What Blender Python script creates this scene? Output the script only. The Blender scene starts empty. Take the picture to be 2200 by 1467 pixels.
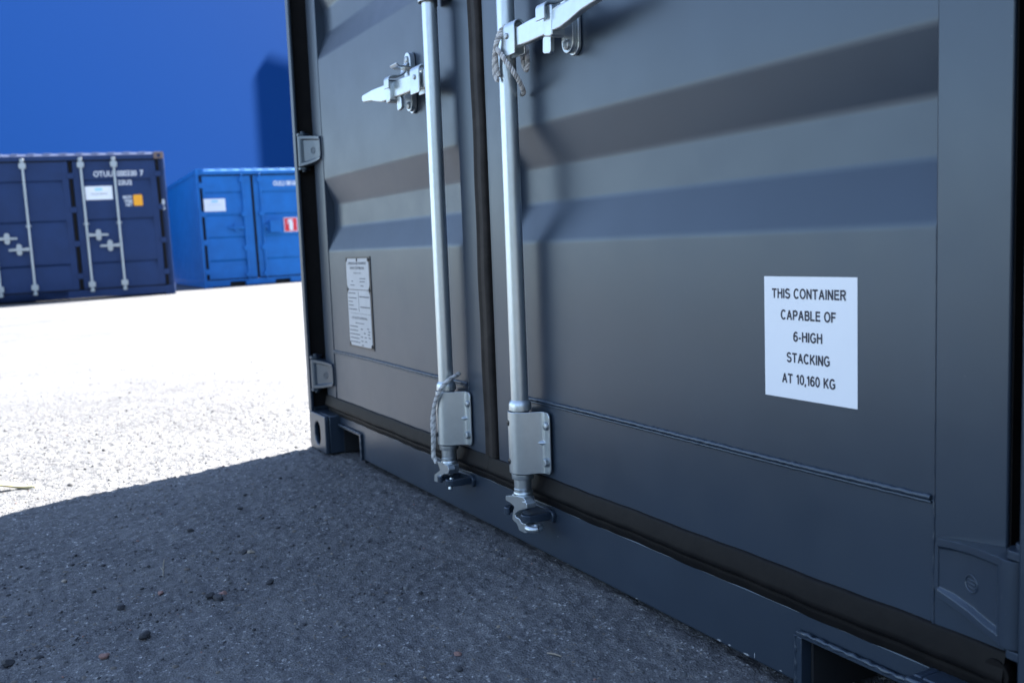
import bpy, bmesh, math, random
import numpy as np
from mathutils import Vector, Matrix

random.seed(7)
rng = np.random.default_rng(11)
C = bpy.context.scene.collection
SC = bpy.context.scene
R = math.radians

# ------------------------------------------------------------------ camera
cam_d = bpy.data.cameras.new('camera')
cam = bpy.data.objects.new('camera', cam_d); C.objects.link(cam); SC.camera = cam
YAW, PITCH, ROLL = 1.0686, -0.1001, -0.0378
CAM = Vector((2.9677, -0.9148, 0.6190))
fw = Vector((-math.sin(YAW)*math.cos(PITCH), math.cos(YAW)*math.cos(PITCH), math.sin(PITCH)))
rt = fw.cross(Vector((0, 0, 1))).normalized(); up = rt.cross(fw)
cr, sr = math.cos(ROLL), math.sin(ROLL)
rt2 = rt*cr + up*sr; up2 = up*cr - rt*sr
cam.matrix_world = Matrix(((rt2.x, up2.x, -fw.x, CAM.x), (rt2.y, up2.y, -fw.y, CAM.y), (rt2.z, up2.z, -fw.z, CAM.z), (0, 0, 0, 1)))
cam_d.sensor_width = 36; cam_d.lens = 2025.5/2200*36
cam_d.clip_start = 0.02; cam_d.clip_end = 2000
cam_d.dof.use_dof = True; cam_d.dof.focus_distance = 1.55; cam_d.dof.aperture_fstop = 6.3

# ------------------------------------------------------------------ light
SUN_EL = R(43)
SUN_H = Vector((-0.31, 0.95)).normalized()
SUN = Vector((SUN_H.x*math.cos(SUN_EL), SUN_H.y*math.cos(SUN_EL), math.sin(SUN_EL)))
world = bpy.data.worlds.new('World'); SC.world = world; world.use_nodes = True
wn = world.node_tree.nodes; wl = world.node_tree.links
bg = wn['Background']; bg.inputs['Strength'].default_value = 0.06
sky = wn.new('ShaderNodeTexSky'); sky.sky_type = 'NISHITA'; sky.sun_disc = False
sky.sun_elevation = SUN_EL; sky.sun_rotation = math.atan2(SUN_H.x, SUN_H.y)
sky.air_density = 1.0; sky.dust_density = .15; sky.ozone_density = 1.0
hs = wn.new('ShaderNodeHueSaturation'); hs.inputs['Saturation'].default_value = .68   # a thin veil of high haze
wl.new(sky.outputs[0], hs.inputs['Color']); tint = wn.new('ShaderNodeMix'); tint.data_type = 'RGBA'; tint.blend_type = 'MULTIPLY'; tint.inputs[0].default_value = 1; tint.inputs[7].default_value = (.84, .955, 1.12, 1)
wl.new(hs.outputs[0], tint.inputs[6]); wl.new(tint.outputs[2], bg.inputs['Color'])   # cool northern summer sky
sd = bpy.data.lights.new('sun', 'SUN'); sd.energy = 4.7; sd.angle = R(0.53); sd.color = (1.0, 0.965, 0.915)
sun = bpy.data.objects.new('sun', sd); C.objects.link(sun)
sun.rotation_euler = SUN.to_track_quat('Z', 'Y').to_euler()
SC.view_settings.view_transform = 'Standard'; SC.view_settings.look = 'None'
SC.view_settings.exposure = 2.95; SC.view_settings.gamma = 1.0
SC.cycles.use_denoising = True
SC.cycles.max_bounces = 8

# ------------------------------------------------------------------ helpers
class MB:
    """collects geometry; T maps every point (mirror = flips faces)."""
    def __init__(s, T=None, flip=False): s.v = []; s.f = []; s.m = []; s.T = T; s.flip = flip
    def add(s, vs, fs, mi=0):
        b = len(s.v)
        s.v += [tuple(s.T(p)) if s.T else tuple(p) for p in vs]
        for f in fs:
            f = [b+i for i in f]
            s.f.append(f[::-1] if s.flip else f); s.m.append(mi)
    def box(s, x0, x1, y0, y1, z0, z1, mi=0):
        vs = [(x, y, z) for z in (z0, z1) for y in (y0, y1) for x in (x0, x1)]
        s.add(vs, [(0, 2, 3, 1), (4, 5, 7, 6), (0, 1, 5, 4), (2, 6, 7, 3), (0, 4, 6, 2), (1, 3, 7, 5)], mi)
    def prism(s, poly, d0, d1, axis='y', mi=0):
        """outline in the two other axes, in order (x,z) for y, (x,y) for z, (y,z) for x"""
        a = sum(p[0]*q[1]-q[0]*p[1] for p, q in zip(poly, poly[1:]+poly[:1]))
        ccw = a > 0
        mk = {'y': lambda p, d: (p[0], d, p[1]), 'z': lambda p, d: (p[0], p[1], d), 'x': lambda p, d: (d, p[0], p[1])}[axis]
        if axis == 'y': ccw = not ccw
        if not ccw: poly = poly[::-1]
        n = len(poly)
        vs = [mk(p, d0) for p in poly]+[mk(p, d1) for p in poly]
        fs = [list(range(n))[::-1], list(range(n, 2*n))]
        fs += [(i, (i+1) % n, n+(i+1) % n, n+i) for i in range(n)]
        if d1 < d0: fs = [list(f)[::-1] for f in fs]
        s.add(vs, fs, mi)
    def lathe(s, prof, o, ax=(0, 0, 1), n=24, mi=0, sx=1.0):
        ax = Vector(ax).normalized(); o = Vector(o)
        e1 = ax.orthogonal().normalized(); e2 = ax.cross(e1)
        vs = []
        for r, h in prof:
            for k in range(n):
                t = 2*math.pi*k/n; vs.append(o+ax*h+e1*(r*math.cos(t))+e2*(r*math.sin(t)))
        fs = []
        m = len(prof)
        for j in range(m-1):
            for k in range(n):
                fs.append((j*n+k, j*n+(k+1) % n, (j+1)*n+(k+1) % n, (j+1)*n+k))
        fs.append(list(range(n))[::-1]); fs.append([(m-1)*n+k for k in range(n)])
        s.add(vs, fs, mi)
    def cyl(s, a, b, r, n=16, mi=0):
        a = Vector(a); b = Vector(b); s.lathe([(r, 0), (r, (b-a).length)], a, b-a, n, mi)
    def tube(s, path, r, n=8, mi=0, caps=True):
        P = [Vector(p) for p in path]; m = len(P); vs = []; fs = []
        d0 = (P[1]-P[0]).normalized(); e = d0.orthogonal().normalized()
        for i in range(m):
            d = (P[min(i+1, m-1)]-P[max(i-1, 0)]).normalized()
            e = (e-d*e.dot(d)).normalized(); g = d.cross(e)
            rr = r[i] if hasattr(r, '__len__') else r
            for k in range(n):
                t = 2*math.pi*k/n; vs.append(P[i]+e*(rr*math.cos(t))+g*(rr*math.sin(t)))
        for i in range(m-1):
            for k in range(n): fs.append((i*n+k, i*n+(k+1) % n, (i+1)*n+(k+1) % n, (i+1)*n+k))
        if caps: fs.append(list(range(n))[::-1]); fs.append([(m-1)*n+k for k in range(n)])
        s.add(vs, fs, mi)
    def strip(s, path, z0, z1, t, mi=0):
        """a bent plate of thickness t following a path in (x,y), standing from z0 to z1"""
        P = [Vector((p[0], p[1])) for p in path]; L = []; Rr = []
        for i in range(len(P)):
            d = (P[min(i+1, len(P)-1)]-P[max(i-1, 0)]).normalized(); nn = Vector((-d.y, d.x))
            L.append(P[i]+nn*t/2); Rr.append(P[i]-nn*t/2)
        n = len(P)
        vs = [(p.x, p.y, z) for z in (z0, z1) for p in L]+[(p.x, p.y, z) for z in (z0, z1) for p in Rr]
        fs = []
        for i in range(n-1):
            fs += [(i, n+i, n+i+1, i+1), (2*n+i, 2*n+i+1, 3*n+i+1, 3*n+i), (i, i+1, 2*n+i+1, 2*n+i), (n+i, 3*n+i, 3*n+i+1, n+i+1)]
        fs += [(0, 2*n, 3*n, n), (n-1, 2*n-1, 4*n-1, 3*n-1)]
        s.add(vs, fs, mi)
    def holed(s, x0, x1, z0, z1, y0, y1, hole, c, n=40, mi=0):
        """plate in xz with a hole; hole(t) gives the radius vector at angle t about c"""
        ang = sorted(set([2*math.pi*k/n for k in range(n)]+[math.atan2(z-c[1], x-c[0]) % (2*math.pi) for x in (x0, x1) for z in (z0, z1)]))
        out = []; inn = []
        for t in ang:
            dx, dz = math.cos(t), math.sin(t); k = 1e9
            if dx > 1e-9: k = min(k, (x1-c[0])/dx)
            if dx < -1e-9: k = min(k, (x0-c[0])/dx)
            if dz > 1e-9: k = min(k, (z1-c[1])/dz)
            if dz < -1e-9: k = min(k, (z0-c[1])/dz)
            out.append((c[0]+dx*k, c[1]+dz*k)); h = hole(t); inn.append((c[0]+dx*h, c[1]+dz*h))
        m = len(ang)
        vs = [(p[0], y0, p[1]) for p in out]+[(p[0], y0, p[1]) for p in inn]+[(p[0], y1, p[1]) for p in out]+[(p[0], y1, p[1]) for p in inn]
        fs = []
        for i in range(m):
            j = (i+1) % m
            fs += [(i, j, m+j, m+i), (2*m+i, 3*m+i, 3*m+j, 2*m+j), (i, 2*m+i, 2*m+j, j), (m+i, m+j, 3*m+j, 3*m+i)]
        s.add(vs, fs, mi)
    def text(s, txt, x, z, y, h, w=None, align='CENTER', mi=0, bold=0.0, T=None):
        """flat letters on a plane facing -y; h = cap height, w = wanted width"""
        cu = bpy.data.curves.new('letters', 'FONT'); cu.body = txt; cu.align_x = 'LEFT'; cu.size = 1.0; cu.offset = bold; cu.resolution_u = 3
        ob = bpy.data.objects.new('letters', cu); C.objects.link(ob)
        dg = bpy.context.evaluated_depsgraph_get(); me = ob.evaluated_get(dg).to_mesh()
        co = [v.co.copy() for v in me.vertices]; fs = [list(p.vertices) for p in me.polygons]
        ob.evaluated_get(dg).to_mesh_clear(); bpy.data.objects.remove(ob); bpy.data.curves.remove(cu)
        if not co: return
        x0 = min(c.x for c in co); x1 = max(c.x for c in co)
        kz = h/0.72; kx = (w/(x1-x0)) if w else kz
        off = {'CENTER': -(x1+x0)/2, 'LEFT': -x0, 'RIGHT': -x1}[align]
        s.add([(x+(c.x+off)*kx, y, z+(c.y-0.36)*kz) for c in co], [f if True else f for f in fs], mi)
    def build(s, name, mats, parent=None, bevel=0, seg=2, smooth=True, angle=38, recalc=True):
        me = bpy.data.meshes.new(name); me.from_pydata(s.v, [], s.f)
        if not isinstance(mats, (list, tuple)): mats = [mats]
        for m in mats: me.materials.append(m)
        me.polygons.foreach_set('material_index', s.m)
        if recalc:
            b = bmesh.new(); b.from_mesh(me); bmesh.ops.recalc_face_normals(b, faces=b.faces); b.to_mesh(me); b.free()
        if smooth: me.shade_smooth(); me.set_sharp_from_angle(angle=R(angle))
        me.update()
        o = bpy.data.objects.new(name, me); C.objects.link(o)
        if parent: o.parent = parent
        if bevel:
            md = o.modifiers.new('edge', 'BEVEL'); md.width = bevel; md.segments = seg; md.limit_method = 'ANGLE'; md.angle_limit = R(40); md.harden_normals = False
        return o

def tag(o, label=None, cat=None, group=None, kind=None):
    if label: o['label'] = label
    if cat: o['category'] = cat
    if group: o['group'] = group
    if kind: o['kind'] = kind
    return o
def empty(name, loc=(0, 0, 0), rot=(0, 0, 0)):
    o = bpy.data.objects.new(name, None); C.objects.link(o); o.location = loc; o.rotation_euler = rot; o.empty_display_size = 0.1
    return o
def rounded(poly, r, n=5):
    """round the corners of a 2D outline (or open polyline) by radius r"""
    out = []; m = len(poly)
    for i in range(m):
        a, b, c = Vector(poly[i-1]), Vector(poly[i]), Vector(poly[(i+1) % m])
        d1 = (a-b); d2 = (c-b); k = min(r, d1.length*.48, d2.length*.48)
        p, q = b+d1.normalized()*k, b+d2.normalized()*k
        for j in range(n+1):
            t = j/n; out.append(tuple(p*(1-t)**2+b*2*t*(1-t)+q*t*t))
    return out
def obround(cx, cz, w, h, n=10):
    r = w/2; o = []
    for k in range(n+1): t = math.pi*k/n; o.append((cx+r*math.cos(t), cz+h/2-r+r*math.sin(t)))
    for k in range(n+1): t = math.pi+math.pi*k/n; o.append((cx+r*math.cos(t), cz-h/2+r+r*math.sin(t)))
    return o

# ------------------------------------------------------------------ materials
def mat(name):
    m = bpy.data.materials.new(name); m.use_nodes = True
    nt = m.node_tree; return m, nt.nodes, nt.links, nt.nodes['Principled BSDF']
def noise(n, l, scale, detail=4, rough=.55, coord=None, dim='3D'):
    t = n.new('ShaderNodeTexNoise'); t.inputs['Scale'].default_value = scale; t.inputs['Detail'].default_value = detail; t.inputs['Roughness'].default_value = rough
    if coord is not None: l.new(coord, t.inputs['Vector'])
    return t
def ramp(n, l, src, stops):
    r = n.new('ShaderNodeValToRGB'); e = r.color_ramp.elements
    while len(e) < len(stops): e.new(.5)
    for k, (p, c) in enumerate(stops):
        e[k].position = p; e[k].color = (c[0], c[1], c[2], 1) if hasattr(c, '__len__') else (c, c, c, 1)
    l.new(src, r.inputs['Fac']); return r
def bump(n, l, b, src, strength, dist, prev=None):
    u = n.new('ShaderNodeBump'); u.inputs['Strength'].default_value = strength; u.inputs['Distance'].default_value = dist
    l.new(src, u.inputs['Height'])
    if prev: l.new(prev.outputs[0], u.inputs['Normal'])
    l.new(u.outputs[0], b.inputs['Normal']); return u
def mixc(n, l, fac, a, bb):
    m = n.new('ShaderNodeMix'); m.data_type = 'RGBA'
    if hasattr(fac, 'is_linked'): l.new(fac, m.inputs[0])
    else: m.inputs[0].default_value = fac
    for k, s in ((6, a), (7, bb)):
        if hasattr(s, 'is_linked'): l.new(s, m.inputs[k])
        else: m.inputs[k].default_value = (*s, 1)
    return m.outputs[2]
def objco(n):
    return n.new('ShaderNodeTexCoord').outputs['Object']

def paint(name, col, rough=.4, specks=0.0, wave=.25, spec=.5):
    m, n, l, b = mat(name); co = objco(n)
    big = noise(n, l, 3.1, 5, .6, co); fine = noise(n, l, 420, 2, .5, co)
    a = tuple(c*.88 for c in col); d = tuple(min(1, c*1.12) for c in col)
    c = mixc(n, l, ramp(n, l, big.outputs['Fac'], [(.3, 0), (.7, 1)]).outputs['Color'], a, d)
    if specks:
        v = n.new('ShaderNodeTexVoronoi'); v.inputs['Scale'].default_value = 95; l.new(co, v.inputs['Vector'])
        sp = ramp(n, l, v.outputs['Distance'], [(0, 1), (specks, 1), (specks+.012, 0)])
        gate = noise(n, l, 7, 3, .6, co); g2 = ramp(n, l, gate.outputs['Fac'], [(.52, 0), (.62, 1)])
        mm = n.new('ShaderNodeMath'); mm.operation = 'MULTIPLY'; l.new(sp.outputs['Color'], mm.inputs[0]); l.new(g2.outputs['Color'], mm.inputs[1])
        c = mixc(n, l, mm.outputs[0], c, (.30, .30, .29))
    l.new(c, b.inputs['Base Color'])
    rr = ramp(n, l, noise(n, l, 9, 5, .65, co).outputs['Fac'], [(.25, rough-.03), (.75, rough+.05)])
    l.new(rr.outputs['Color'], b.inputs['Roughness'])
    b.inputs['Specular IOR Level'].default_value = spec
    bump(n, l, b, noise(n, l, 2.2, 2, .4, co).outputs['Fac'], wave, .004)
    return m
def plain(name, col, rough=.6, metal=0.0, var=.12, scale=30):
    m, n, l, b = mat(name); co = objco(n); f = noise(n, l, scale, 4, .6, co)
    l.new(mixc(n, l, f.outputs['Fac'], tuple(c*(1-var) for c in col), tuple(min(1, c*(1+var)) for c in col)), b.inputs['Base Color'])
    b.inputs['Roughness'].default_value = rough; b.inputs['Metallic'].default_value = metal
    return m
def galvanised(name, col=(.57, .62, .64), rough=.335):
    m, n, l, b = mat(name); co = objco(n)
    f = noise(n, l, 55, 6, .65, co)
    l.new(mixc(n, l, ramp(n, l, f.outputs['Fac'], [(.3, 0), (.7, 1)]).outputs['Color'], tuple(c*.92 for c in col), col), b.inputs['Base Color'])
    b.inputs['Metallic'].default_value = .92
    rr = ramp(n, l, noise(n, l, 130, 4, .6, co).outputs['Fac'], [(.3, rough-.03), (.7, rough+.06)])
    l.new(rr.outputs['Color'], b.inputs['Roughness'])
    return m
def rubber(name='black_rubber', lo=(.004, .004, .0045), hi=(.010, .009, .0088)):
    m, n, l, b = mat(name); co = objco(n)
    f = noise(n, l, 18, 6, .7, co)
    l.new(ramp(n, l, f.outputs['Fac'], [(.35, lo), (.7, hi)]).outputs['Color'], b.inputs['Base Color'])
    b.inputs['Roughness'].default_value = .55; b.inputs['Specular IOR Level'].default_value = .12
    bump(n, l, b, noise(n, l, 60, 4, .6, co).outputs['Fac'], .25, .002)
    return m
GREY = paint('anthracite_paint', (.021, .0315, .048), .32, specks=.028, spec=.75, wave=.03)
GREY.node_tree.nodes['Principled BSDF'].inputs['Specular Tint'].default_value = (.77, .895, 1.0, 1)   # tints the reflections blue-grey
NAVY = paint('navy_paint', (.0115, .031, .098), .5, wave=.1, spec=.25)
BLUE = paint('blue_paint', (.007, .135, .42), .45, wave=.1, spec=.3)
CLAD = plain('blue_cladding', (.0026, .0245, .108), .9, 0, .03, .12)
CLAD.node_tree.nodes['Principled BSDF'].inputs['Specular IOR Level'].default_value = .02
GALV = galvanised('galvanised_steel')
DULL = galvanised('dull_zinc', (.42, .45, .46), .46)
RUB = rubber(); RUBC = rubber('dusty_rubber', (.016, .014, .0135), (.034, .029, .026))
BLACK = plain('black_plastic', (.012, .012, .013), .35)
WHITE = plain('white_vinyl', (.78, .80, .82), .35, 0, .03, 8)
INK = plain('black_ink', (.012, .013, .03), .5)
PLATE = plain('aluminium_plate', (.42, .43, .44), .5, .15, .12, 40)
PINK = plain('grey_ink', (.10, .11, .12), .6)
ROPE = plain('white_nylon', (.60, .59, .57), .8, 0, .25, 600)
ROPE2 = plain('shaded_nylon', (.33, .325, .315), .8, 0, .25, 600)  # darker strand stands in for crevice shade in the white rope
RUST = plain('rusty_steel', (.16, .11, .09), .7, 0, .3, 60)
PALE = plain('pale_lettering', (.72, .75, .78), .5, 0, .05)
ORANGE = plain('orange_vinyl', (.85, .36, .01), .5, 0, .05)
RED = plain('red_vinyl', (.72, .02, .035), .45, 0, .05)
LBLUE = plain('light_blue_print', (.30, .62, .80), .5, 0, .05)
DARKIN = plain('shaded_steel', (.012, .013, .016), .8)  # near-black stands in for the shade inside the fork pockets

# ------------------------------------------------------------------ ground
def gz(x, y):
    t = np.clip((-5-np.asarray(x, float))/8, 0, 1); t = t*t*(3-2*t)
    t2 = np.clip((-15.6-np.asarray(x, float))/2.5, 0, 1)
    return t*(-.037+.015*np.clip(np.asarray(y, float)-.6, -7, 8))-.045*t2*t2*(3-2*t2)
def vnoise(X, Y, f, seed):
    r = np.random.default_rng(seed); T = r.random((256, 256))
    x = X*f; y = Y*f; xi = np.floor(x).astype(int); yi = np.floor(y).astype(int); u = x-xi; v = y-yi
    u = u*u*(3-2*u); v = v*v*(3-2*v)
    g = lambda a, b: T[a % 256, b % 256]
    return (g(xi, yi)*(1-u)+g(xi+1, yi)*u)*(1-v)+(g(xi, yi+1)*(1-u)+g(xi+1, yi+1)*u)*v-.5
XA, XB, YA, YB = -2.7, 2.5, -1.25, .55
def relief(X, Y):
    z = .0060*vnoise(X, Y, 2.3, 1)+.0030*vnoise(X, Y, 9, 2)+.0028*vnoise(X, Y, 31, 3)+.0056*vnoise(X, Y, 70, 4)+.0030*vnoise(X, Y, 140, 5)
    p = vnoise(X, Y, 48, 6); z = z-.006*np.clip(p-.24, 0, 1)*2      # small pits
    e = np.minimum(np.minimum(X-XA, XB-X), np.minimum(Y-YA, YB-Y)); e = np.clip(e/.12, 0, 1)*np.clip((X-XA)/1.9, 0, 1)
    return (z-.004)*e
def build_ground(m):
    st = .0050
    nx = int((XB-XA)/st); ny = int((YB-YA)/st)
    xs = np.linspace(XA, XB, nx); ys = np.linspace(YA, YB, ny)
    X, Y = np.meshgrid(xs, ys); Z = relief(X, Y)
    V = [np.stack([X.ravel(), Y.ravel(), Z.ravel()], 1)]
    i = (np.arange(ny-1)[:, None]*nx+np.arange(nx-1)[None, :]).ravel()
    F = [np.stack([i, i+1, i+1+nx, i+nx], 1)]
    gx = [-600, -150, -60, -34, -26, -22, -19, -17, -15.5, -14, -13, -11.5, -10, -8.5, -7, -6, -5, -3.6, XA, XB, 6, 14, 40, 150, 600]
    gy = [-600, -150, -40, -14, -6.4, -3.5, YA, YB, 2.5, 4.5, 6.6, 8.6, 14, 40, 150, 600]
    b = nx*ny; GX, GY = np.meshgrid(gx, gy)
    V.append(np.stack([GX.ravel(), GY.ravel(), gz(GX.ravel(), GY.ravel())], 1))
    q = []
    for a in range(len(gy)-1):
        for c in range(len(gx)-1):
            if gx[c] == XA and gy[a] == YA: continue
            k = b+a*len(gx)+c; q.append((k, k+1, k+1+len(gx), k+len(gx)))
    F.append(np.array(q)); V = np.concatenate(V); F = np.concatenate(F)
    me = bpy.data.meshes.new('ground'); me.vertices.add(len(V)); me.vertices.foreach_set('co', V.ravel().astype('f'))
    me.loops.add(F.size); me.loops.foreach_set('vertex_index', F.ravel().astype('i'))
    me.polygons.add(len(F)); me.polygons.foreach_set('loop_start', np.arange(0, F.size, 4).astype('i'))
    me.update(calc_edges=True); me.validate(); me.materials.append(m); me.shade_smooth()
    o = bpy.data.objects.new('ground', me); C.objects.link(o); o['kind'] = 'structure'; return o
def asphalt():
    m, n, l, b = mat('asphalt'); co = objco(n)
    v = n.new('ShaderNodeTexVoronoi'); v.inputs['Scale'].default_value = 260; l.new(co, v.inputs['Vector'])
    grains = ramp(n, l, v.outputs['Color'], [(.12, (.060, .060, .062)), (.5, (.098, .099, .102)), (.80, (.155, .157, .16)), (.92, (.44, .44, .43))])
    mid = noise(n, l, 85, 5, .7, co)
    patch = noise(n, l, 5.5, 6, .65, co)
    c1 = mixc(n, l, ramp(n, l, mid.outputs['Fac'], [(.38, 0), (.6, 1)]).outputs['Color'], (.072, .072, .076), grains.outputs['Color'])
    c2 = mixc(n, l, ramp(n, l, patch.outputs['Fac'], [(.42, 0), (.72, .4)]).outputs['Color'], c1, (.165, .162, .158))
    wide = noise(n, l, .9, 5, .6, co)
    hv = n.new('ShaderNodeHueSaturation'); l.new(c2, hv.inputs['Color']); l.new(ramp(n, l, wide.outputs['Fac'], [(.3, .82), (.7, 1.22)]).outputs['Color'], hv.inputs['Value'])
    l.new(hv.outputs[0], b.inputs['Base Color']); b.inputs['Roughness'].default_value = .78
    b.inputs['Specular IOR Level'].default_value = .35
    u = bump(n, l, b, mid.outputs['Fac'], .7, .005)
    bump(n, l, b, v.outputs['Distance'], .8, .0022, u)
    return m
ASPH = asphalt()
build_ground(ASPH)

# ------------------------------------------------------------------ near container
CX = 1.219
W, L, H = 2.438, 6.058, 2.591
box_root = empty('shipping_container', (CX, 0, 0))
tag(box_root, 'large anthracite grey steel container in the foreground with closed double doors and white notice', 'shipping container')
TX = lambda p: (p[0]-CX, p[1], p[2])            # from door coordinates to the container's own
TM = lambda p: (W-p[0]-CX, p[1], p[2])          # mirrored about the container's middle
def N(mir=False): return MB(TM if mir else TX, mir)

def obh(w, h):
    def f(t):
        dx, dz = abs(math.cos(t)), abs(math.sin(t)); r = w/2; s = h/2-r
        if dx < 1e-6: return h/2
        k = r/dx
        if k*dz <= s: return k
        # circle centred (0,s)
        return s*dz+math.sqrt(max(0, r*r-(s*dx)**2))
    return f
# corner castings, posts, sill, header, walls, roof
for mir in (False, True):
    for z0 in (0, H-.118):
        m = N(mir)
        m.holed(0, .162, z0+.0, z0+.118, -.045, -.031, obh(.058, .074), (.081, z0+.056))
        m.box(0, .012, -.031, .133, z0, z0+.118); m.box(.150, .162, -.031, .133, z0, z0+.118)
        m.box(.012, .150, -.031, .133, z0+.104, z0+.118); m.box(.012, .150, -.031, .133, z0, z0+.012)
        m.box(.012, .150, .121, .133, z0+.012, z0+.104)
        m.build('corner_casting', GREY, box_root, bevel=.004)
    m = N(mir)
    m.box(0, .028, -.045, -.036, .118, H-.118)          # outer lip
    m.box(0, .007, -.036, .13, .118, H-.118)
    m.box(.007, .075, .034, .042, .118, H-.118)         # inner channel wall
    m.build('corner_post', GREY, box_root, bevel=.0025)
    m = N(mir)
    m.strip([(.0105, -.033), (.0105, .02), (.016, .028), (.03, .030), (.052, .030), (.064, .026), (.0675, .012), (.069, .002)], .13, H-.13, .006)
    m.build('post_shade_lining', RUB, box_root)  # black lining added; its colour stands in for shade in the grey channel
m = N()
m.prism([(.362, .014), (W-.362, .014), (W-.362, .090), (W-.1625, .090), (W-.1625, .1175), (.1625, .1175), (.1625, .090), (.362, .090)], .003, .011)
m.box(.1625, W-.1625, .011, .10, .1095, .1175); m.box(.362, W-.362, .011, .08, .014, .020)
sill = m.build('sill', GREY, box_root, bevel=.003)
CHIP = plain('bare_primer', (.26, .28, .30), .6)
for k, (x, z, w, h) in enumerate(((1.905, .0175, .010, .0022), (1.930, .0180, .006, .0018), (1.962, .0172, .013, .0020), (1.985, .021, .0016, .006), (2.035, .019, .004, .0016), (1.70, .0168, .005, .0014), (1.45, .060, .0022, .0016))):
    m = N(); m.prism([(x, z), (x+w*.6, z-h*.5), (x+w, z+h*.1), (x+w*.7, z+h), (x+w*.25, z+h*.7)], .0024, .004); m.build('paint_chip', CHIP, box_root)

for mir in (False, True):
    m = N(mir)
    m.box(.1625, .366, -.0045, .32, .084, .0905)           # raised lip round the fork pocket
    m.box(.3555, .366, -.0045, .32, .012, .084)
    zz = [.084+.0045*math.sin(k*.9)*.25 for k in range(60)]
    m.tube([(.17+k*.0033, -.003+.0006*math.sin(k*1.7), .0905+.0006*math.sin(k*1.1)) for k in range(58)], [.003+.0009*math.sin(k*.83+1) for k in range(58)], 8)
    m.tube([(.3665+.0005*math.sin(k*1.9), -.003, .015+k*.0032) for k in range(23)], [.0028+.0007*math.sin(k*.9) for k in range(23)], 8)
    m.build('pocket_frame', GREY, box_root, bevel=.002)
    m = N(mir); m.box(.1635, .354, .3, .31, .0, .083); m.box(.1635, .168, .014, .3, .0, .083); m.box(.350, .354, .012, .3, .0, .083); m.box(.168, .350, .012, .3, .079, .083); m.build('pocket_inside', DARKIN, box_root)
m = N(); m.box(.1625, W-.1625, .003, .06, H-.118, H-.02); m.build('header', GREY, box_root, bevel=.003)
def corr(x0, x1, y0, dy):
    """trapezoid corrugation as a path"""
    P = []; x = x0; k = 0
    while x < x1:
        P += [(x, y0), (min(x+.072, x1), y0), (min(x+.140, x1), y0+dy), (min(x+.212, x1), y0+dy)]; x += .278
    return P
for mir in (False, True):
    m = N(mir)
    pts = [(b, a) for a, b in corr(.13, L-.1, .012, .036)]
    m.strip(pts, .16, H-.06, .002); m.box(.004, .06, .134, L, .0, .16); m.box(.0, .06, .134, L, H-.06, H-.004)
    m.build('side_wall', GREY, box_root)
m = N(); m.box(.061, W-.061, .061, L, H-.03, H-.02); m.build('roof', GREY, box_root)
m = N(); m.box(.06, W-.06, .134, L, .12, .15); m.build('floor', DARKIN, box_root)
m = N(); m.box(.0, W, L, L+.04, 0.0, H); m.build('rear_wall', GREY, box_root)

# --- doors
ZW = .318
def panel_profile():
    P = [(ZW-.001, 0.0)]; z = .6268
    for k in range(4):
        d = .0255; b = z+.572*k
        if b > 2.2: break
        P += [(b, 0), (b+.072, d), (b+.142, d), (b+.216, 0)]
    P.append((2.405, 0))
    out = [P[0]]
    for i in range(1, len(P)-1):
        a, b, c = Vector(P[i-1]), Vector(P[i]), Vector(P[i+1])
        r = .007
        p = b+(a-b).normalized()*r; q = b+(c-b).normalized()*r
        for j in range(7):
            t = j/6; out.append(tuple(p*(1-t)**2+b*2*t*(1-t)+q*t*t))
    out.append(P[-1]); return out
PROF = panel_profile()
def bead(m, path, r, seed, amp=.3):
    rr = random.Random(seed); n = len(path); R_ = []; Q = []
    for i, p in enumerate(path):
        k = r*(1+amp*(.5*math.sin(i*.77+seed)+.35*math.sin(i*1.93+2)+rr.uniform(-.25, .25)))
        R_.append(k); Q.append((p[0]+rr.uniform(-1, 1)*r*.10, p[1], p[2]+rr.uniform(-1, 1)*r*.16))
    m.tube(Q, R_, 10)
def door_leaf(xa, xb, pa, pb, name_label):
    """leaf from xa to xb; corrugated sheet between pa and pb"""
    m = N()
    m.box(xa, pa, -.0018, .048, .150, 2.44); m.box(pb, xb, -.0018, .048, .150, 2.44)      # stiles
    m.box(pa, pb, .0, .046, .150, ZW-.001); m.box(pa, pb, .0, .046, 2.405, 2.44)           # rails
    n = len(PROF)
    vs = [(pa-.001, y, z) for z, y in PROF]+[(pb+.001, y, z) for z, y in PROF]
    m.add(vs, [(i, n+i, n+i+1, i+1) for i in range(n-1)])
    d = m.build('door', GREY, box_root, bevel=.0022)
    w = N()
    steps = int((pb-pa)/.0035)
    bead(w, [(pa+.004+(pb-pa-.008)*i/steps, -.0017, ZW+.0012+.0012*math.sin(i*.021)) for i in range(steps+1)], .0034, int(xa*10)+3, .16)
    bead(w, [(pa+.004+(pb-pa-.008)*i/steps, -.0010, ZW-.0042+.0010*math.sin(i*.021)) for i in range(steps+1)], .0022, int(xa*10)+5, .12)
    for x in (pa, pb):
        k = 46; bead(w, [(x, -.0012, .152+(ZW+.006-.152)*i/k) for i in range(k+1)], .0014, int(x*7), .6)
        bead(w, [(x, -.0010, ZW+.006+(.625-ZW-.006)*i/60) for i in range(61)], .0008, int(x*9), .5)
    w.build('weld_seam', GREY, d)
    return d
DL = door_leaf(.070, 1.178, .157, 1.097, 'left'); DR = door_leaf(1.229, 2.370, 1.308, 2.2816, 'right')
tag(DR, 'right hand door with white stacking notice'); tag(DL, 'left hand door with data plate')

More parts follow.
